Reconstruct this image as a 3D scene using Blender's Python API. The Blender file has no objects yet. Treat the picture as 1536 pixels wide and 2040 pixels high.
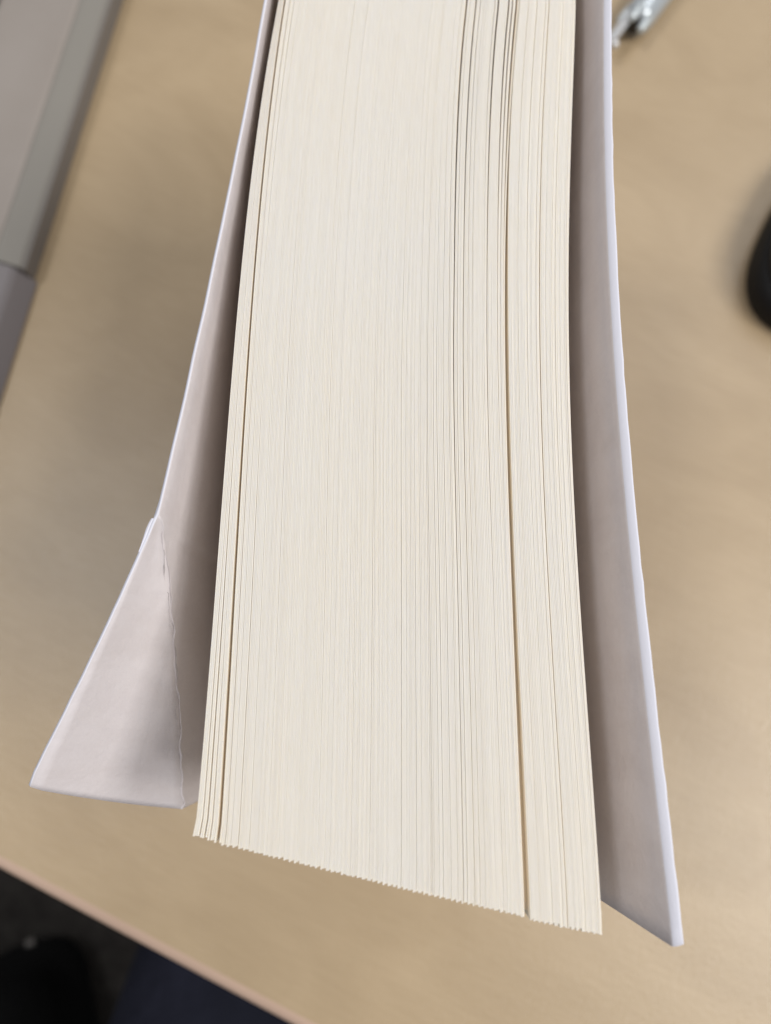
import bpy, bmesh, math, random
import numpy as np
from mathutils import Vector, Matrix, noise

random.seed(11)
MM = 0.001
scene = bpy.context.scene
col = scene.collection

# ------------------------------------------------------------------ camera
PITCH = math.radians(13.8)
cam_d = bpy.data.cameras.new('camera')
cam = bpy.data.objects.new('camera', cam_d)
col.objects.link(cam)
cam.location = (0, 0, 0.253)
cam.rotation_euler = (PITCH, 0, 0)
cam_d.sensor_fit = 'HORIZONTAL'
cam_d.sensor_width = 36
cam_d.lens = 36 * 1415 / 1536
cam_d.clip_start = 0.005
cam_d.clip_end = 20
cam_d.dof.use_dof = True
cam_d.dof.focus_distance = 0.1125
cam_d.dof.aperture_fstop = cam_d.lens / 2.0       # a 2 mm pupil
cam_d.dof.aperture_blades = 0
scene.camera = cam

# ------------------------------------------------------------------ light
w = bpy.data.worlds.new('World')
scene.world = w
w.use_nodes = True
bg = w.node_tree.nodes['Background']
bg.inputs['Color'].default_value = (0.98, 0.98, 1.0, 1)
bg.inputs['Strength'].default_value = 0.38

def ceiling_panel(name, loc, sx, sy, power, color, rz=0):
    d = bpy.data.lights.new(name, 'AREA')
    d.shape = 'RECTANGLE'; d.size = sx; d.size_y = sy
    d.energy = power; d.color = color
    o = bpy.data.objects.new(name, d)
    col.objects.link(o)
    o.location = loc
    o.rotation_euler = (0, 0, rz)
    return o
ceiling_panel('ceiling_panel_light', (1.10, -0.78, 2.0), 0.34, 0.34, 13, (1.0, 0.97, 0.93))
ceiling_panel('ceiling_panel_light', (1.80, -0.32, 2.0), 0.9, 0.9, 46, (1.0, 0.97, 0.93))
ceiling_panel('ceiling_panel_light', (-0.92, 0.30, 2.0), 0.30, 0.30, 12, (0.97, 0.98, 1.0))
ceiling_panel('ceiling_panel_light', (1.2, 1.2, 2.0), 1.0, 1.0, 12, (0.97, 0.98, 1.0))

scene.cycles.max_bounces = 14
scene.cycles.diffuse_bounces = 10
scene.view_settings.view_transform = 'Standard'
scene.view_settings.look = 'None'
scene.view_settings.exposure = 0.0
scene.view_settings.gamma = 1.0
scene.view_settings.use_curve_mapping = False

# ------------------------------------------------------------------ helpers
def empty(name, loc=(0, 0, 0), rz=0):
    o = bpy.data.objects.new(name, None)
    col.objects.link(o)
    o.location = loc; o.rotation_euler = (0, 0, rz)
    o.empty_display_size = 0.02
    return o

def mesh_obj(name, verts, faces, mats, parent=None, fm=None, smooth=False):
    me = bpy.data.meshes.new(name)
    me.from_pydata([tuple(v) for v in verts], [], faces)
    for m in (mats if isinstance(mats, (list, tuple)) else [mats]):
        me.materials.append(m)
    if fm is not None:
        me.polygons.foreach_set('material_index', fm)
    if smooth:
        me.polygons.foreach_set('use_smooth', [True] * len(me.polygons))
    me.update()
    o = bpy.data.objects.new(name, me)
    col.objects.link(o)
    if parent: o.parent = parent
    return o

def bm_obj(name, bm, mat, parent=None, smooth=True):
    me = bpy.data.meshes.new(name)
    bmesh.ops.recalc_face_normals(bm, faces=bm.faces)
    bm.to_mesh(me); bm.free()
    me.materials.append(mat)
    if smooth:
        me.polygons.foreach_set('use_smooth', [True] * len(me.polygons))
    o = bpy.data.objects.new(name, me)
    col.objects.link(o)
    if parent: o.parent = parent
    return o

def box_bm(x0, x1, y0, y1, z0, z1, bevel=0, seg=3):
    bm = bmesh.new()
    bmesh.ops.create_cube(bm, size=1)
    for v in bm.verts:
        v.co = Vector((x0 + (v.co.x + .5) * (x1 - x0), y0 + (v.co.y + .5) * (y1 - y0), z0 + (v.co.z + .5) * (z1 - z0)))
    if bevel:
        bmesh.ops.bevel(bm, geom=list(bm.edges), offset=bevel, segments=seg, profile=.5, affect='EDGES')
    return bm

def lathe_bm(profile, n=28):
    """profile: (distance along +Y, radius) -> body of revolution about Y"""
    bm = bmesh.new()
    rings = []
    for (t, r) in profile:
        rings.append([bm.verts.new((r * math.cos(2 * math.pi * k / n), t, r * math.sin(2 * math.pi * k / n))) for k in range(n)])
    for a, b in zip(rings[:-1], rings[1:]):
        for k in range(n):
            bm.faces.new((a[k], a[(k + 1) % n], b[(k + 1) % n], b[k]))
    bm.faces.new(rings[0]); bm.faces.new(rings[-1])
    return bm

def label(o, text, cat=None, group=None, kind=None):
    if text: o['label'] = text
    if cat: o['category'] = cat
    if group: o['group'] = group
    if kind: o['kind'] = kind
    return o

# ------------------------------------------------------------------ materials
def mat_base(name, color, rough=0.6, spec=0.5, metallic=0.0):
    m = bpy.data.materials.new(name)
    m.use_nodes = True
    b = m.node_tree.nodes['Principled BSDF']
    b.inputs['Base Color'].default_value = (*color, 1)
    b.inputs['Roughness'].default_value = rough
    b.inputs['Specular IOR Level'].default_value = spec
    b.inputs['Metallic'].default_value = metallic
    return m, m.node_tree, b

def nd(nt, typ, **kw):
    n = nt.nodes.new(typ)
    for k, v in kw.items():
        setattr(n, k, v)
    return n

def coords(nt, scale, rot=(0, 0, 0)):
    tc = nd(nt, 'ShaderNodeTexCoord')
    mp = nd(nt, 'ShaderNodeMapping')
    mp.inputs['Scale'].default_value = scale
    mp.inputs['Rotation'].default_value = rot
    nt.links.new(tc.outputs['Object'], mp.inputs['Vector'])
    return mp.outputs['Vector']

def ntex(nt, vec, scale, detail=3, rough=.55, dist=0):
    n = nd(nt, 'ShaderNodeTexNoise')
    n.inputs['Scale'].default_value = scale
    n.inputs['Detail'].default_value = detail
    n.inputs['Roughness'].default_value = rough
    n.inputs['Distortion'].default_value = dist
    nt.links.new(vec, n.inputs['Vector'])
    return n.outputs['Fac']

def ramp(nt, fac, stops):
    r = nd(nt, 'ShaderNodeValToRGB')
    els = r.color_ramp.elements
    while len(els) < len(stops): els.new(.5)
    for e, (p, c) in zip(els, stops):
        e.position = p; e.color = (*c, 1)
    nt.links.new(fac, r.inputs['Fac'])
    return r.outputs['Color']

def bump(nt, b, height, strength, dist):
    n = nd(nt, 'ShaderNodeBump')
    n.inputs['Strength'].default_value = strength
    n.inputs['Distance'].default_value = dist
    nt.links.new(height, n.inputs['Height'])
    nt.links.new(n.outputs['Normal'], b.inputs['Normal'])

def mixc(nt, fac, a, b_, mode='MIX'):
    n = nd(nt, 'ShaderNodeMix', data_type='RGBA', blend_type=mode)
    for sock, val in ((n.inputs['Factor'], fac), (n.inputs['A'], a), (n.inputs['B'], b_)):
        if isinstance(val, (int, float)): sock.default_value = val
        elif isinstance(val, tuple): sock.default_value = (*val, 1)
        else: nt.links.new(val, sock)
    return n.outputs['Result']

# cream book paper, cut edge with a little fibre along the sheet
M_page, nt, b = mat_base('cream_paper', (0.80, 0.745, 0.635), 0.85, 0.25)
oi = nd(nt, 'ShaderNodeObjectInfo')
tint = ramp(nt, oi.outputs['Random'], [(0, (0.862, 0.79, 0.672)), (.5, (0.867, 0.797, 0.682)), (1, (0.872, 0.804, 0.692))])
fib = ntex(nt, coords(nt, (5200, 160, 900)), 1.0, 4, .65)
fibc = ramp(nt, fib, [(.25, (.94, .93, .91)), (.6, (1, 1, 1))])
patch = ntex(nt, coords(nt, (40, 22, 40)), 1.0, 2, .5)
pc = ramp(nt, patch, [(.3, (0.985, 0.99, 1.0)), (.7, (1.0, 0.985, 0.96))])
c1 = mixc(nt, 1.0, tint, fibc, 'MULTIPLY')
nt.links.new(mixc(nt, 1.0, c1, pc, 'MULTIPLY'), b.inputs['Base Color'])
bump(nt, b, fib, .3, .00005)
b.inputs['Subsurface Weight'].default_value = .4
b.inputs['Subsurface Radius'].default_value = (1.0, .8, .5)
b.inputs['Subsurface Scale'].default_value = .0012

# uncoated inside of the cover card, faint mottling
M_inner, nt, b = mat_base('cover_card_inside', (0.76, 0.735, 0.76), 0.5, 0.45)
v = coords(nt, (1, 1, 1))
mo = ntex(nt, v, 120, 4, .6)
cm = ramp(nt, mo, [(.3, (0.635, 0.59, 0.605)), (.7, (0.675, 0.635, 0.652))])
sc_ = ramp(nt, ntex(nt, coords(nt, (1, 3, 1)), 34, 6, .7), [(.3, (.93, .92, .91)), (.55, (1, 1, 1))])
nt.links.new(mixc(nt, 1.0, cm, sc_, 'MULTIPLY'), b.inputs['Base Color'])
bump(nt, b, ntex(nt, v, 620, 6, .7), .5, .00028)

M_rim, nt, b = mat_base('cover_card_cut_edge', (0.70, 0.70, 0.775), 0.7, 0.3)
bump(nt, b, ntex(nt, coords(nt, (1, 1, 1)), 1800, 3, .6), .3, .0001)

M_outer, nt, b = mat_base('cover_print', (0.05, 0.03, 0.05), 0.35, 0.5)
nt.links.new(ramp(nt, ntex(nt, coords(nt, (1, 1, 1)), 26, 3, .6), [(.35, (0.02, 0.02, 0.035)), (.55, (0.12, 0.04, 0.075)), (.7, (0.30, 0.11, 0.17))]), b.inputs['Base Color'])

# pale maple laminate with a satin, slightly pebbled lacquer
M_wood, nt, b = mat_base('maple_laminate', (0.42, 0.31, 0.19), 0.29, 0.55)
v1 = coords(nt, (9, 16, 9))
g1 = ntex(nt, v1, 1.6, 5, .6, .8)
v2 = coords(nt, (60, 700, 60))
g2 = ntex(nt, v2, 1.0, 3, .6)
cA = ramp(nt, g1, [(.25, (0.38, 0.282, 0.172)), (.5, (0.42, 0.316, 0.197)), (.75, (0.46, 0.35, 0.222))])
cB = ramp(nt, g2, [(.3, (.96, .955, .945)), (.7, (1.02, 1.02, 1.02))])
nt.links.new(mixc(nt, 1.0, cA, cB, 'MULTIPLY'), b.inputs['Base Color'])
vv = coords(nt, (1, 1, 1))
bump(nt, b, ntex(nt, vv, 800, 4, .65), .5, .0004)

M_band, nt, b = mat_base('edge_band_plastic', (0.44, 0.315, 0.245), 0.45, 0.5)
nt.links.new(ramp(nt, ntex(nt, coords(nt, (8, 60, 60)), 2, 3), [(.3, (0.47, 0.33, 0.25)), (.7, (0.53, 0.38, 0.29))]), b.inputs['Base Color'])

M_steel, nt, b = mat_base('grey_powder_coat', (0.2, 0.2, 0.2), 0.5)
bump(nt, b, ntex(nt, coords(nt, (1, 1, 1)), 600, 2), .2, .0002)

M_carpet, nt, b = mat_base('charcoal_carpet', (0.06, 0.052, 0.046), 0.95, 0.1)
v = coords(nt, (1, 1, 1))
nt.links.new(ramp(nt, ntex(nt, v, 40, 6, .7), [(.3, (0.025, 0.022, 0.021)), (.7, (0.062, 0.056, 0.05))]), b.inputs['Base Color'])
bump(nt, b, ntex(nt, v, 400, 3, .7), .8, .004)

M_lap, nt, b = mat_base('taupe_shell', (0.20, 0.175, 0.16), 0.42, 0.4)
nt.links.new(ramp(nt, ntex(nt, coords(nt, (1, 1, 1)), 30, 3), [(.3, (0.285, 0.25, 0.222)), (.7, (0.31, 0.275, 0.248))]), b.inputs['Base Color'])
M_lapside, nt, b = mat_base('taupe_side', (0.17, 0.155, 0.142), 0.5, 0.4)
bump(nt, b, ntex(nt, coords(nt, (1, 1, 1)), 700, 2), .2, .0001)
M_lapchamfer, nt, b = mat_base('taupe_chamfer', (0.235, 0.22, 0.195), 0.35, 0.5)
bump(nt, b, ntex(nt, coords(nt, (1, 1, 1)), 700, 2), .1, .0001)
M_lapend, nt, b = mat_base('grey_end_cap', (0.20, 0.183, 0.185), 0.5, 0.4)
bump(nt, b, ntex(nt, coords(nt, (1, 1, 1)), 700, 2), .2, .0001)
M_dark, nt, b = mat_base('dark_green_trim', (0.012, 0.02, 0.016), 0.4)
bump(nt, b, ntex(nt, coords(nt, (1, 1, 1)), 500, 2), .1, .0001)

M_black, nt, b = mat_base('black_plastic', (0.012, 0.012, 0.014), 0.38, 0.5)
bump(nt, b, ntex(nt, coords(nt, (1, 1, 1)), 900, 2), .15, .0001)
M_blackgloss, nt, b = mat_base('black_rubber_side', (0.006, 0.006, 0.006), 0.6, 0.3)
bump(nt, b, ntex(nt, coords(nt, (1, 1, 1)), 900, 2), .15, .0001)
M_silver, nt, b = mat_base('brushed_silver', (0.66, 0.66, 0.66), 0.34, 0.5, 0.7)
bump(nt, b, ntex(nt, coords(nt, (900, 60, 900)), 1, 3), .1, .00005)
M_penbody, nt, b = mat_base('silver_grey_barrel', (0.46, 0.50, 0.53), 0.2, 0.5, 0.35)
bump(nt, b, ntex(nt, coords(nt, (1, 1, 1)), 300, 2), .05, .00005)
M_clear, nt, b = mat_base('clear_grey_knob', (0.55, 0.6, 0.62), 0.12, 0.6, 0.3)
bump(nt, b, ntex(nt, coords(nt, (1, 1, 1)), 300, 2), .05, .00005)

M_denim, nt, b = mat_base('navy_cloth', (0.012, 0.013, 0.024), 0.9, 0.15)
v = coords(nt, (1, 1, 1))
nt.links.new(ramp(nt, ntex(nt, v, 14, 4, .6), [(.3, (0.007, 0.008, 0.014)), (.7, (0.016, 0.017, 0.029))]), b.inputs['Base Color'])
bump(nt, b, ntex(nt, v, 30, 3, .6), .6, .01)
M_bag, nt, b = mat_base('black_nylon', (0.004, 0.004, 0.004), 0.85, 0.15)
bump(nt, b, ntex(nt, coords(nt, (1, 1, 1)), 35, 3), .5, .006)

# ------------------------------------------------------------------ setting
FLOOR = -0.73
fl = mesh_obj('floor', [(-3, -3, FLOOR), (3, -3, FLOOR), (3, 3, FLOOR), (-3, 3, FLOOR)], [(0, 1, 2, 3)], M_carpet)
label(fl, None, kind='structure')

desk = empty('desk', (-0.0791, -0.0807, 0), math.atan2(-42.96, 93.16))
label(desk, 'pale maple wood desk with a rounded edge, under the book', 'desk')
bm_obj('tabletop', box_bm(-.62, .95, .0045, .80, -.025, 0), M_wood, desk, smooth=False)
prof = []
for k in range(9):
    a = math.pi / 2 * k / 8
    prof.append((.0045 - .0045 * math.sin(a), -.0045 + .0045 * math.cos(a) - .0001))
prof += [(0, -.0205), (.0013, -.0237), (.0045, -.0249)]
vs, fs = [], []
n = len(prof)
for x in (-.62, .95):
    vs += [(x, y, z) for (y, z) in prof]
for k in range(n - 1): fs.append((k, k + 1, n + k + 1, n + k))
fs += [tuple(range(n)), tuple(range(2 * n - 1, n - 1, -1))]
mesh_obj('edge_band', vs, fs, M_band, desk, smooth=False)
for (lx, ly) in ((-.55, .12), (.88, .12), (-.55, .72), (.88, .72)):
    bm_obj('leg', box_bm(lx - .025, lx + .025, ly - .025, ly + .025, FLOOR, -.025, .004, 2), M_steel, desk, smooth=False)

# ------------------------------------------------------------------ the book
book = empty('book', (0, 0, 0))
label(book, 'thick cream-paged softcover book standing on its spine, page edges up, one cover corner bent outward', 'book')

def curve(pts, deg=3):
    ys = np.array([p[1] for p in pts]); xs = np.array([p[0] for p in pts])
    c = np.polyfit(ys / 100, xs, deg)
    ymax = 126.0
    dm = np.polyval(np.polyder(c), ymax / 100) / 100
    xm = np.polyval(c, ymax / 100)
    def f(y):
        y = np.asarray(y, float)
        return np.where(y > ymax, xm + dm * .6 * (y - ymax), np.polyval(c, np.minimum(y, ymax) / 100))
    return f

ZF = 145.5          # height of the page edges above the desk (mm)
HEAD = 166.0
fL = curve([(-20.25, 126.25), (-22.93, 95.86), (-24.58, 68.59), (-25.46, 44.83), (-25.64, 12.34), (-26.25, -5.13), (-26.73, -20.32)])
fG1 = curve([(-19.01, 126.25), (-21.55, 92.69), (-22.45, 59.18), (-22.77, 34.6), (-23.06, 13.86), (-23.29, -5.83), (-23.23, -21.3)])
fG2 = curve([(25.38, 126.25), (22.17, 92.69), (20.4, 66.68), (19.68, 44.83), (19.6, 20.05), (19.51, -5.83), (19.41, -30.8)])
fR = curve([(36.03, 126.25), (33.93, 103.42), (31.39, 72.45), (30.07, 48.34), (29.44, 23.2), (29.36, -2.31), (29.64, -16.04), (29.49, -32.65)], 4)

NY = 44
T = np.linspace(0, 1, NY) ** 1.15        # denser rows near the tail
DEPTH = [0.0, 0.8, 3.0, 12.0, 50.0, 143.0]
SPX0, SPX1 = -28.0, 28.0

def sm(a, b_, y):
    t = np.clip((y - a) / (b_ - a), 0, 1)
    return t * t * (3 - 2 * t)

CLOSE = [1.0, .88, .6, .15, .03, 0.0]      # the slits between leaves close a few mm down
def page_group(fa, fb, sa, sb, tail_a, tail_b, weights, gaps, seed, drop=0.0):
    """a run of leaves between two measured fore-edge lines; gaps: {index: fn(Y)->mm} after that leaf"""
    rnd = random.Random(seed)
    N = len(weights)
    wsum = sum(weights)
    cum = np.concatenate([[0], np.cumsum(weights)]) / wsum
    tails = []
    for i in range(N):
        s = (cum[i] + cum[i + 1]) / 2
        tails.append(tail_a + (tail_b - tail_a) * s)
    # gap table on a common Y axis
    Yc = np.linspace(-40, 170, 211)
    base_w = np.array(weights)[:, None] * np.ones_like(Yc)[None]
    G = np.zeros((N, len(Yc)))
    for i in range(N - 1):
        g0 = rnd.uniform(.005, .014)
        if rnd.random() < .08: g0 = rnd.uniform(.016, .03)
        ph, fr = rnd.uniform(0, 6), rnd.uniform(.012, .04)
        G[i] = g0 * (1 + .7 * np.sin(Yc * fr + ph))
        if i in gaps: G[i] = G[i] + gaps[i](Yc)
    G[N - 1] = 0
    total = fb(Yc) - fa(Yc)
    def layout(g):
        scale = (total - g * G.sum(0)) / base_w.sum(0)
        W = base_w * scale
        lf = np.zeros((N, len(Yc))); rt = np.zeros((N, len(Yc)))
        x = fa(Yc).copy()
        for i in range(N):
            lf[i] = x; x = x + W[i]; rt[i] = x; x = x + g * G[i]
        return lf, rt
    LAY = [layout(g) for g in CLOSE]
    zwalk = 0; amp = 1.0
    objs = []
    for i in range(N):
        k = (i + seed) % 3
        # sections of a sewn block: leaves step back towards the middle of each section
        if k == 0: amp = rnd.uniform(.6, 1.1)
        tail = tails[i] + (0.0, .14, .29)[k] * amp + rnd.uniform(-.07, .07)
        zoff = (0.0, -.018, .010)[k] + rnd.uniform(-.012, .012) + drop
        zwalk = .85 * zwalk + rnd.uniform(-.009, .009)
        Y = tail + T * (HEAD - tail)
        XL = [np.interp(Y, Yc, l_[i]) for l_, r_ in LAY]; XR = [np.interp(Y, Yc, r_[i]) for l_, r_ in LAY]
        xl, xr = XL[0], XR[0]
        ph = rnd.uniform(0, 6)
        zz = ZF + zoff + zwalk + .012 * np.sin(Y * .05 + ph) + .006 * np.sin(Y * .17 + ph * 2)
        # the loose corner of each leaf curls a hair to the left at the very end
        curl = -.35 * np.clip((tail + 3.5 - Y) / 3.5, 0, 1) ** 2 * (1.0 - .8 * min(1, (xl[0] + 27) / 6.0))
        XL = [q_ + curl for q_ in XL]; XR = [q_ + curl for q_ in XR]
        xl, xr = XL[0], XR[0]
        s0 = sa + (sb - sa) * cum[i]; s1 = sa + (sb - sa) * cum[i + 1] - .00005
        sxl = SPX0 + (SPX1 - SPX0) * s0; sxr = SPX0 + (SPX1 - SPX0) * s1
        rnd_e = .022
        vs = []; nper = 2 * len(DEPTH) + 1
        for j in range(NY):
            row = []
            for di in range(len(DEPTH) - 1, -1, -1):
                d = DEPTH[di]
                e = (d / 143.0) ** .9
                row.append((XL[di][j] * (1 - e) + sxl * e, Y[j], (zz[j] - rnd_e if d == 0 else ZF + drop - d)))
            row.append(((xl[j] + xr[j]) / 2, Y[j], zz[j]))
            for di, d in enumerate(DEPTH):
                e = (d / 143.0) ** .9
                row.append((XR[di][j] * (1 - e) + sxr * e, Y[j], (zz[j] - rnd_e if d == 0 else ZF + drop - d)))
            vs += row
        vs = [(a * MM, b_ * MM, c * MM) for (a, b_, c) in vs]
        fs = []
        for j in range(NY - 1):
            for q in range(nper - 1):
                fs.append((j * nper + q, j * nper + q + 1, (j + 1) * nper + q + 1, (j + 1) * nper + q))
        nd_ = len(DEPTH)
        for base in (0, (NY - 1) * nper):
            for q in range(nd_ - 1):
                quad = (base + q, base + nper - 1 - q, base + nper - 2 - q, base + q + 1)
                fs.append(quad if base == 0 else quad[::-1])
            tri = (base + nd_ - 1, base + nd_ + 1, base + nd_)
            fs.append(tri if base == 0 else tri[::-1])
        objs.append(mesh_obj('page', vs, fs, M_page, book))
    return objs

def wts(n, seed):
    r = random.Random(seed)
    return [r.uniform(.85, 1.15) for _ in range(n)]
def pick(n, s): return int(round(s * n))

g1w = lambda y: .36 + .12 * sm(60, -20, y)            # wide slit on the left
g2w = lambda y: .16 + .46 * sm(110, 55, y) + .18 * sm(20, -30, y)   # wide slit on the right
gA = {2: lambda y: .02 + .10 * sm(40, -20, y), 4: lambda y: .03 + .16 * sm(60, -20, y), 6: lambda y: .02 + .10 * sm(20, -20, y)}
page_group(fL, lambda y: fG1(y) - g1w(y) / 2, 0, .055, -20.3, -21.2, wts(10, 1), gA, 3)

NB = 174
gB = {}
def addgap(s, top, mid, low):
    i = pick(NB, s)
    while i in gB: i += 1
    gB[i] = lambda y, t=top, m=mid, l=low: l + (.6 * m - l) * sm(10, 60, y) + (t - .6 * m) * sm(60, 126, y)
for a in ((.797, .36, .24, .09), (.812, .05, .08, .05), (.836, .26, .18, .07), (.848, .10, .10, .06), (.868, .03, .06, .04),
          (.925, .30, .18, .03), (.915, .10, .05, .02), (.966, .28, .12, .0), (.976, .24, .08, .0), (.987, .40, .08, .02),
          (.30, .05, .03, .01), (.355, .05, .03, .01), (.012, .10, .05, .08), (.028, .08, .05, .04), (.05, .03, .02, .08),
          (.60, .0, .03, .05), (.70, .02, .06, .04), (.735, .02, .06, .06), (.76, .03, .07, .04), (.78, .06, .08, .02)):
    addgap(*a)
page_group(lambda y: fG1(y) + g1w(y) / 2, lambda y: fG2(y) - g2w(y) / 2, .055, .82, -21.5, -30.7, wts(NB, 2), gB, 5)

gC = {pick(40, .14): lambda y: .02 + .06 * sm(40, 126, y), pick(40, .3): lambda y: .02 + .08 * sm(20, 126, y),
      pick(40, .5): lambda y: .13 + .05 * sm(0, 90, y), pick(40, .44): lambda y: .03 + .05 * sm(20, 126, y),
      pick(40, .75): lambda y: .02 + .04 * sm(20, 126, y), pick(40, .93): lambda y: .05 + 0 * y}
page_group(lambda y: fG2(y) + g2w(y) / 2, fR, .82, 1.0, -31.1, -32.9, wts(40, 3), gC, 7)

# low leaf added in each of the two wide slits to brighten it
page_group(lambda y: fG1(y) - g1w(y) / 2 + .01, lambda y: fG1(y) + g1w(y) / 2 - .01, .0552, .0558, -20.9, -21.0, [1.0], {}, 9, drop=-1.5)
page_group(lambda y: fG2(y) - g2w(y) / 2 + .01, lambda y: fG2(y) + g2w(y) / 2 - .01, .8202, .8208, -30.2, -30.3, [1.0], {}, 9, drop=-1.9)

# spine panel: between the two covers, on the desk
def tail_at(x): return -22.0 + (x + 29.0) / 58.0 * (-33.4 + 22.0)
vs = []
for z in (0.15, 1.2):
    for (x, hd) in ((-29.0, 0), (29.0, 0), (29.0, 1), (-29.0, 1)):
        vs.append((x * MM, (168 if hd else tail_at(x)) * MM, z * MM))
mesh_obj('spine', vs, [(0, 3, 2, 1), (4, 5, 6, 7), (0, 1, 5, 4), (1, 2, 6, 5), (2, 3, 7, 6), (3, 0, 4, 7)], M_outer, book)

def cover_object(name, vs, fs, thickness, offset, white=()):
    o = mesh_obj(name, [(a * MM, b_ * MM, c * MM) for (a, b_, c) in vs], fs, [M_inner, M_outer, M_rim], book, smooth=True)
    md = o.modifiers.new('card', 'SOLIDIFY')
    md.thickness = thickness * MM
    md.offset = offset
    md.material_offset = 1
    md.material_offset_rim = 2
    md.use_even_offset = True
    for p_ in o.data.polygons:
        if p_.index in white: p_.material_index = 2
    return o

def nz(x, y, z, s): return noise.noise(Vector((x * s, y * s, z * s)))

# ---- right-hand cover: leans out, its long edge curls over a little
RC = [(41.57, 122.14), (40.06, 100.06), (38.84, 79.69), (38.23, 59.04), (37.74, 39.2), (38.17, 23.22), (38.35, 8.31), (38.52, -5.64), (38.9, -19.98), (39.42, -33.07)]
fRC = curve(RC, 4)
RTOP = 149.0
dlist = [0, .2, .5, .8, 1.05, 1.25, 1.5, 1.9, 2.4, 3.2, 4.5, 7, 11, 17, 25, 36, 50, 68, 88, 110, 130, 147.6]
rows = 80
vs, fs = [], []
for j in range(rows):
    t = j / (rows - 1)
    Y = -33.5 + t * (168 + 33.5)
    xe = float(fRC(Y)) - .05
    wob = .10 * nz(1, Y, 0, .35) + .05 * nz(4, Y, 0, 1.3)
    for d in dlist:
        u = d / 147.6
        xb = max(29.9, float(fR(Y)) * .612 + 28 * .388 + .6)      # rests against the leaves 5 cm down
        x = xe + (xb - xe) * min(1, d / 50) ** .95 + (29.3 - xb) * max(0, d - 50) / 97.6
        # curl: the last 2 mm fold outwards
        k = max(0, 1 - d / 1.25)
        x += (-1.15 + 1.15 * k ** 1.35) * max(0, 1 - d / 60) + wob * k
        x += .5 * math.sin(math.pi * min(1, d / 50)) 
        z = RTOP - d + .85 * (1 - k) * 0 - .35 * k ** 2 + wob * .4 * k
        yy = Y + (t == 0) * 0
        # tail edge: rounded outer corner
        if d < 1.5: yy += (1.5 - d) ** 2 * .25 * max(0, 1 - (Y + 33.5) / 4)
        vs.append((x, yy, z))
nc = len(dlist)
for j in range(rows - 1):
    for q in range(nc - 1):
        fs.append((j * nc + q, j * nc + q + 1, (j + 1) * nc + q + 1, (j + 1) * nc + q))
fs = [f[::-1] for f in fs]
lit_curl_faces = {j * (nc - 1) + q for j in range(rows - 1) for q in range(4)}       # paler rim colour paints in the light caught by the curled lip
back = cover_object('back_cover', vs, fs, .55, -1, lit_curl_faces)

# ---- left-hand cover with the corner bent outwards along a crease
LCp = [(-22.41, 125.07), (-24.18, 105.74), (-26.19, 87.69), (-30.53, 58.63), (-34.03, 32.63), (-34.85, 25.76)]
cl = np.polyfit([p[1] / 100 for p in LCp], [p[0] for p in LCp], 2)
LTOP = 146.5
KY, TAILL, MB_ = 25.76, -22.0, 34.0
def fLC(Y):
    if Y >= KY: return float(np.polyval(cl, min(Y, 135) / 100))
    xk = float(np.polyval(cl, KY / 100))
    return xk + (-40.2 - xk) * (KY - Y) / (KY - TAILL)
def S(Y, d):
    u = d / 145.3
    xe = fLC(Y)
    D = 145.3 - 78 * max(0, min(1, (Y + 22) / 50))
    x = xe + (-29.6 - xe) * min(1, d / D) ** (1 - .1 * (D < 145)) + .3 * u
    if Y > KY - 2:
        k = max(0, 1 - d / 1.6)
        x += .35 - .35 * k ** 1.6
    x += .10 * nz(3, Y, d, .12)
    return Vector((x, Y, LTOP - d))
def bcr(a):
    """depth of the crease below the long edge, a = distance up from the tail"""
    L = KY - TAILL
    t = a / L
    return MB_ * (1 - t) ** .86 + .5 * nz(a, 2, 0, .6) * min(1, 8 * t * (1 - t))
P3 = Vector((-53.9, -14.85, 139.3))
vs, fs = [], []
jj = np.concatenate([np.linspace(0, KY - TAILL, 56), np.linspace(KY - TAILL, 190, 60)[1:]])
ncol = 24
idx = {}
for j, a in enumerate(jj):
    Y = TAILL + a
    b0 = bcr(a) if a < KY - TAILL - 1e-6 else 0.0
    for q in range(ncol):
        d = b0 + (145.3 - b0) * (q / (ncol - 1)) ** 2.2
        if a >= KY - TAILL and q == 1: d = .25
        if a >= KY - TAILL and q == 2: d = .8
        idx[(j, q)] = len(vs); vs.append(tuple(S(Y, d)))
for j in range(len(jj) - 1):
    for q in range(ncol - 1):
        fs.append((idx[(j, q)], idx[(j, q + 1)], idx[(j + 1, q + 1)], idx[(j + 1, q)]))
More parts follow.
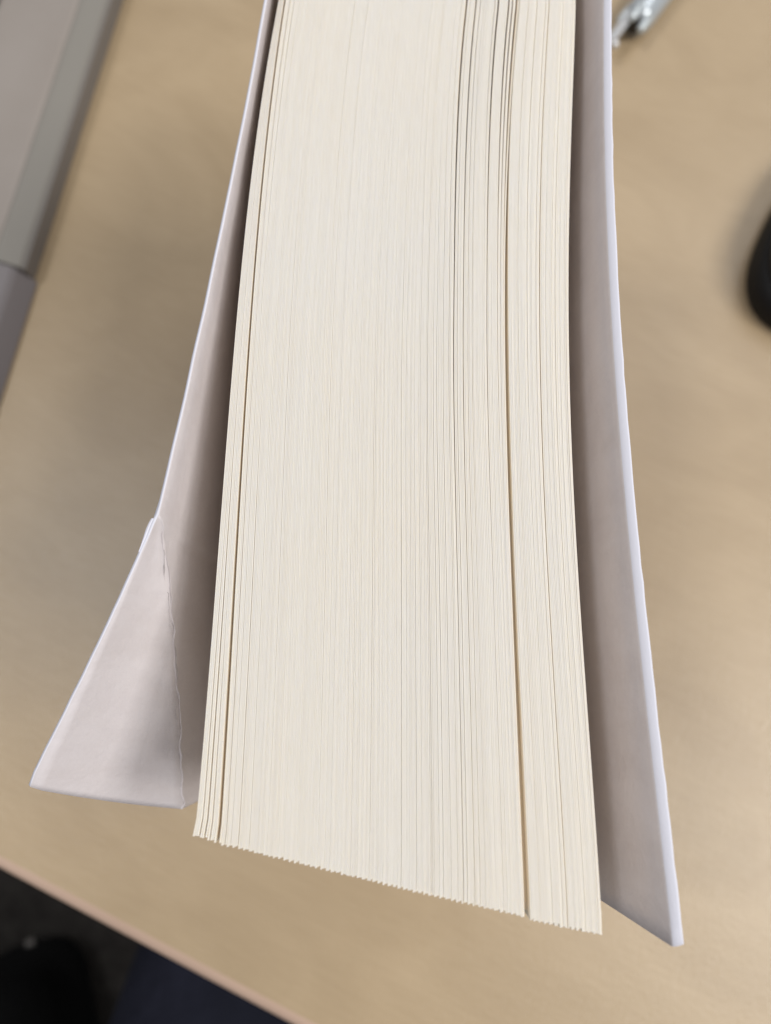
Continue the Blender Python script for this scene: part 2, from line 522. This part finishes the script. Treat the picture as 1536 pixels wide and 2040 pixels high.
# flap
L = KY - TAILL
K3 = S(KY, 0); M3 = S(TAILL, bcr(0))
nf = 12
fidx = {}
crease_pts = []
for j in range(56):
    a = jj[j]; Y = TAILL + a
    bc = bcr(a) if a < L - 1e-6 else 0.0
    Cr = S(Y, bc)
    crease_pts.append(Cr)
    for q in range(nf + 1):
        if q == 0:
            fidx[(j, 0)] = idx[(j, 0)]; continue
        if j == 55:
            fidx[(j, q)] = idx[(j, 0)]; continue
        r = q / nf                          # 0 on the crease, 1 on the long edge
        E = P3.lerp(K3, a / L)              # long edge of the bent corner
        t = a / L
        bow = math.sin(math.pi * min(1, max(0, t)))
        E = E + Vector((.9, 0.2, .9)) * bow + Vector((.06 * nz(9, a, 0, .3), 0, .05 * nz(5, a, 0, .3)))
        p = Cr.lerp(E, r)
        n_ = Vector((.55, -.15, .82))
        p = p - n_ * (1.1 * math.sin(math.pi * r) * (1 - t) ** .6)      # shallow dish
        p = p + n_ * (.10 * nz(a, r * 30, 1, .25) + .55 * nz(a, r * 30, 3, .55) * math.exp(-r * 6))
        if j < 10:                              # tail edge sags outward in the middle
            p = p + Vector((0, -.6, 0)) * math.sin(math.pi * r) * (1 - j / 10) ** 2
        if r > .999 and j < 3:                  # worn tip
            p = p + Vector((.25, .12, -.2)) * (3 - j) * .4
        fidx[(j, q)] = len(vs); vs.append(tuple(p))
for j in range(55):
    for q in range(nf):
        f = [fidx[(j, q)], fidx[(j + 1, q)], fidx[(j + 1, q + 1)], fidx[(j, q + 1)]]
        f2 = []
        for i_ in f:
            if i_ not in f2: f2.append(i_)
        if len(f2) >= 3: fs.append(tuple(f2))
front = cover_object('front_cover', vs, fs, .55, -1)
front['label'] = 'white card cover with its lower corner folded outward along a cracked crease'
flapE = [Vector(vs[fidx[(j, nf)]]) for j in range(55)]

def ribbon(name, pts, wid, thick, mat, parent, seed):
    """thin jagged strip (torn card, painted crack shade) that follows a line; wid(t) mm, direction across given per point"""
    vs, fs = [], []
    for k, (p, across, up) in enumerate(pts):
        t = k / (len(pts) - 1)
        w0 = wid(t, k)
        for (a, h) in ((-w0, 0), (0, thick), (w0, 0), (0, -thick)):
            q = p + across * a + up * h
            vs.append((q.x * MM, q.y * MM, q.z * MM))
    for k in range(len(pts) - 1):
        for c in range(4):
            fs.append((k * 4 + c, k * 4 + (c + 1) % 4, (k + 1) * 4 + (c + 1) % 4, (k + 1) * 4 + c))
    e = (len(pts) - 1) * 4
    fs += [(3, 2, 1, 0), (e, e + 1, e + 2, e + 3)]
    return mesh_obj(name, vs, fs, mat, parent)

rr = random.Random(4)
pts = []
for k, c in enumerate(crease_pts[:53]):
    nx = (crease_pts[k + 1] - c).normalized()
    up = Vector((.62, 0, .78)); ac = nx.cross(up).normalized()
    for h in range(2):
        p = c.lerp(crease_pts[k + 1], h * .5)
        pts.append((p + ac * (.45 * nz(k + h * .5, 1.3, 0, .31) + .12 * nz(k + h * .5, 5.1, 0, 1.7)) + up * (.02 + .08 * nz(k, 8, 0, .5)), ac, up))
ribbon('crease_crack', pts, lambda t, k: (.05 + .34 * abs(nz(k, 7, 0, .23))) * (1 - .7 * t), .10, M_inner, front, 1)

M_crackshade, nt, b = mat_base('painted_crack_shade', (0.24, 0.22, 0.21), 0.9, 0.2)  # shade inside the crease crack, painted as a darker grey strip
nt.links.new(ramp(nt, ntex(nt, coords(nt, (1, 1, 1)), 900, 3), [(.35, (0.33, 0.30, 0.30)), (.65, (0.5, 0.47, 0.47))]), b.inputs['Base Color'])
pts = []
for k in range(14, 50):
    c = crease_pts[k]
    nx = (crease_pts[k + 1] - c).normalized()
    up = Vector((.62, 0, .78)); ac = nx.cross(up).normalized()
    for h in range(3):
        p = c.lerp(crease_pts[k + 1], h / 3)
        pts.append((p + ac * (-.3 + .9 * nz(k + h / 3, 3.3, 0, .21) + .25 * nz(k + h / 3, 9.1, 0, 1.1)) + up * .10, ac, up))
ribbon('crease_shade_line', pts, lambda t, k: .012 + .10 * max(0, nz(k, 4, 0, .13)), .04, M_crackshade, front, 3)

# split layer of card along the bent edge, starting at the top of the crease
pts = []
for k in range(25):
    t = k / 24
    f_ = 54 - 7 * t
    p = flapE[int(f_)].lerp(flapE[min(54, int(f_) + 1)], f_ - int(f_))
    out = Vector((-1, .25, -.1)).normalized()
    bl = math.sin(math.pi * min(1, .2 + t * .8)) * (1 - t) ** .6
    off = .48 + .26 * bl
    pts.append((p + out * off + Vector((0, 0, -.1)), out, Vector((0, 0, 1))))
ribbon('split_layer', pts, lambda t, k: .08 + .26 * math.sin(math.pi * min(1, .2 + t * .8)) * (1 - t) ** .6, .16, M_rim, front, 2)

# ------------------------------------------------------------------ grey laptop-like slab on the left
lap = empty('laptop', (-0.1393, 0.1553, 0), math.atan2(-(297.13 - 107.56), -115.89 + 147.28) + math.pi / 2 + math.pi)
# local frame: +Y runs along the visible edge away from the viewer, body lies towards local -X
ang = math.atan2(297.13 - 107.56, -115.89 + 147.28) - math.pi / 2
lap.rotation_euler = (0, 0, ang)
label(lap, 'slim taupe grey laptop lying left of the book, cut off by the frame', 'laptop')
def slab(name, y0, y1, prof, mat, parent):
    vs = [(x, y, z) for y in (y0, y1) for (x, z) in prof]
    n = len(prof)
    fs = [(k, (k + 1) % n, n + (k + 1) % n, n + k) for k in range(n)] + [tuple(range(n - 1, -1, -1)), tuple(range(n, 2 * n))]
    return mesh_obj(name, vs, fs, mat, parent)
slab('base', .001, .21, [(-.0002, .0012), (-.0002, .0088), (-.0012, .0096), (-.24, .0096), (-.24, .0012)], M_lapside, lap)
slab('chamfer', .001, .21, [(-.0012, .0097), (-.0020, .0106), (-.0085, .0128), (-.0105, .0130), (-.0105, .0097)], M_lapchamfer, lap)
slab('palm_rest', -.085, .21, [(-.0107, .0097), (-.0107, .0131), (-.0125, .0136), (-.24, .0136), (-.24, .0097)], M_lap, lap)
slab('end_cap', -.085, .0005, [(.0012, .0012), (-.0030, .0092), (-.0045, .0108), (-.0105, .0128), (-.0105, .0012)], M_lapend, lap)
slab('keyboard_tray', -.06, .21, [(-.0435, .0138), (-.0435, .0150), (-.20, .0150), (-.20, .0138)], M_dark, lap)
for (fx, fy) in ((-.03, -.06), (-.03, .19), (-.2, -.06), (-.2, .19)):
    bm = bmesh.new(); bmesh.ops.create_cone(bm, cap_ends=True, segments=16, radius1=.006, radius2=.006, depth=.0012, matrix=Matrix.Translation((fx, fy, .0006)))
    bm_obj('rubber_foot', bm, M_blackgloss, lap, smooth=False)

# ------------------------------------------------------------------ pen
pdir = math.atan2(.83, .58) - math.pi / 2
pen = empty('pen', (0.1055, 0.2745, 0.0070), pdir)
label(pen, 'silver grey pen with a flat metal clip, beyond the right cover', 'pen')
bm_obj('barrel', lathe_bm([(.0015, .0042), (.002, .0058), (.006, .0066), (.03, .0068), (.09, .0064), (.118, .0056), (.132, .003), (.138, .0012)], 32), M_penbody, pen)
bm_obj('collar', lathe_bm([(.0, .0030), (.0006, .0038), (.0044, .0040)], 24), M_black, pen)
for (kx, kz) in ((-.0052, .0015), (-.0008, .0052), (.0044, .0026)):
    bm = lathe_bm([(-.0030, .0004), (-.0028, .0011), (-.0020, .0016), (.003, .0017), (.0075, .0017)], 16)
    for v_ in bm.verts: v_.co += Vector((kx, .0, kz))
    bm_obj('slider', bm, M_clear, pen)
clip = bm_obj('clip', box_bm(-.0046, -.0008, -.0150, .0045, .0030, .0042, .0004, 2), M_silver, pen, smooth=False)
bm = bmesh.new(); bmesh.ops.create_uvsphere(bm, u_segments=16, v_segments=10, radius=.0019, matrix=Matrix.Translation((-.0006, -.0150, .0025)))
bm_obj('clip_ball', bm, M_silver, pen)

# ------------------------------------------------------------------ black mouse
mz = empty('computer_mouse', (0.1810, 0.1730, 0), math.atan2(24, 14) - math.pi / 2)
label(mz, 'black rounded computer mouse at the right edge of the frame', 'mouse')
mz.scale = (.9, .9, .9)
def mouse_shell(h0, h1, sx, sy, top, mat, name, x_half=None):
    bm = bmesh.new()
    nu, rings = 56, []
    levels = [(0, 1.0)] + ([(.35, 1.03), (.7, 1.0), (1.0, .93)] if not top else [(.25, .99), (.5, .93), (.72, .80), (.88, .58), (.97, .30), (1.0, .04)])
    for (hz, r) in levels:
        ring = []
        for k in range(nu):
            a = 2 * math.pi * k / nu
            ca, sa = math.cos(a), math.sin(a)
            e = 2 / 2.9
            x = sx * r * math.copysign(abs(ca) ** e, ca); y = sy * r * math.copysign(abs(sa) ** e, sa)
            z = h0 + (h1 - h0) * hz
            if top: z -= (h1 - h0) * .45 * hz * max(0, y / sy) ** 2
            ring.append(bm.verts.new((x, y, z)))
        rings.append(ring)
    for r0, r1 in zip(rings[:-1], rings[1:]):
        for k in range(nu): bm.faces.new((r0[k], r0[(k + 1) % nu], r1[(k + 1) % nu], r1[k]))
    bm.faces.new(rings[0]); bm.faces.new(rings[-1])
    return bm_obj(name, bm, mat, mz)
mouse_shell(.0, .014, .031, .053, False, M_blackgloss, 'side_grip')
mouse_shell(.0142, .031, .0288, .0495, True, M_black, 'top_shell')
bm = lathe_bm([(-.0035, .009), (-.0028, .0105), (.0028, .0105), (.0035, .009)], 24)
for v_ in bm.verts: v_.co = Vector((v_.co.y, v_.co.x + .026, v_.co.z + .0195))
bm_obj('scroll_wheel', bm, M_blackgloss, mz)

# ------------------------------------------------------------------ bag on the floor and the seated person's legs
bag = empty('bag', (-0.455, -0.43, FLOOR), math.radians(20))
label(bag, 'black fabric bag with small metal zip pulls, below the desk edge', 'bag')
bm = bmesh.new()
bmesh.ops.create_cube(bm, size=1)
bmesh.ops.subdivide_edges(bm, edges=list(bm.edges), cuts=9, use_grid_fill=True)
for v_ in bm.verts:
    p = v_.co
    x, y, z = p.x * 2, p.y * 2, p.z * 2
    rr_ = (abs(x) ** 5 + abs(y) ** 5 + abs(z) ** 5) ** (1 / 5)
    m_ = max(abs(x), abs(y), abs(z))
    s_ = m_ / rr_ if rr_ else 1
    q = Vector((x * s_, y * s_, z * s_))
    n_ = noise.noise(q * 1.7) * .08
    tap = 1 - .22 * (q.z * .5 + .5)
    v_.co = Vector((q.x * .14 * tap * (1 + n_), q.y * .12 * tap * (1 + n_), .08 + q.z * .08 * (1 + n_ * .4)))
lo = min(v_.co.z for v_ in bm.verts)
for v_ in bm.verts: v_.co.z -= lo
bm_obj('bag_body', bm, M_bag, bag)
for (x, y, z) in ((.078, .112, .040), (.09, .05, .150)):
    bm = box_bm(x - .005, x + .005, y - .007, y + .007, z, z + .006, .0015, 2)
    bm_obj('zip_pull', bm, M_lapside, bag, smooth=False)
# carrying handle: an arched strap
vs, fs = [], []
for k in range(17):
    a = math.pi * k / 16
    cx, cz = -.02 + .05 * math.cos(a), .145 + .045 * math.sin(a)
    for (dy, dr) in ((-.012, 0), (.012, 0), (.012, .004), (-.012, .004)):
        vs.append((cx + dr * math.cos(a), .02 + dy, cz + dr * math.sin(a)))
for k in range(16):
    for c in range(4): fs.append((k * 4 + c, k * 4 + (c + 1) % 4, (k + 1) * 4 + (c + 1) % 4, (k + 1) * 4 + c))
fs += [(3, 2, 1, 0), (64, 65, 66, 67)]
mesh_obj('handle', vs, fs, M_bag, bag)

def leg_path():
    nX, nY = .27, .963            # the person faces the desk
    rX, rY = .963, -.27
    def at(f, r, z): return (-.083 + nX * f + rX * r, -.158 + nY * f + rY * r, z)
    V, R, Ed = [], [], []
    def add(p, r, prev=None):
        V.append(p); R.append(r)
        if prev is not None: Ed.append((prev, len(V) - 1))
        return len(V) - 1
    root = add(at(-.42, .10, -.235), .125)
    up1 = add(at(-.45, .10, -.10), .128, root)
    add(at(-.46, .10, -.02), .125, up1)
    for r0 in (0.0, .20):
        h = add(at(-.34, r0 + (.02 if r0 == 0 else -.02), -.240), .088, root)
        t1 = add(at(-.16, r0, -.235), .080, h)
        t2 = add(at(.02, r0, -.230), .070, t1)
        kn = add(at(.12, r0, -.235), .060, t2)
        kn2 = add(at(.155, r0, -.290), .057, kn)
        c1 = add(at(.15, r0, -.42), .058, kn2)
        c2 = add(at(.135, r0, -.56), .048, c1)
        add(at(.13, r0, -.665), .044, c2)
    return V, R, Ed, at
V, R, Ed, at = leg_path()
me = bpy.data.meshes.new('person')
me.from_pydata(V, Ed, [])
person = bpy.data.objects.new('person', me); col.objects.link(person)
me.materials.append(M_denim)
md = person.modifiers.new('skin', 'SKIN'); md.use_smooth_shade = True
if not me.skin_vertices: 
    bpy.context.view_layer.objects.active = person
sk = me.skin_vertices[0].data
for i, r in enumerate(R):
    sk[i].radius = (r, r); sk[i].use_root = (i == 0)
sd = person.modifiers.new('sub', 'SUBSURF'); sd.levels = 2; sd.render_levels = 2
label(person, 'person in dark navy trousers, thigh showing below the desk edge', 'person')
for r0 in (0.0, .20):
    bm = bmesh.new()
    bmesh.ops.create_cube(bm, size=1)
    bmesh.ops.subdivide_edges(bm, edges=list(bm.edges), cuts=6, use_grid_fill=True)
    for v_ in bm.verts:
        x, y, z = v_.co.x * 2, v_.co.y * 2, v_.co.z + .5
        tp = 1 - .25 * max(0, y) ** 2 - .1 * max(0, -y) ** 3
        hgt = .075 - .040 * max(0, y + .2)
        x *= math.sqrt(max(0, 1 - .35 * y * y)) * (1 - .25 * z * z)
        v_.co = Vector((x * .047 * tp, y * .135, z * hgt))
    sh = bm_obj('shoe', bm, M_bag, person)
    p = at(.175, r0, FLOOR)
    sh.location = p
    sh.rotation_euler = (0, 0, math.atan2(.963, .27) - math.pi / 2)
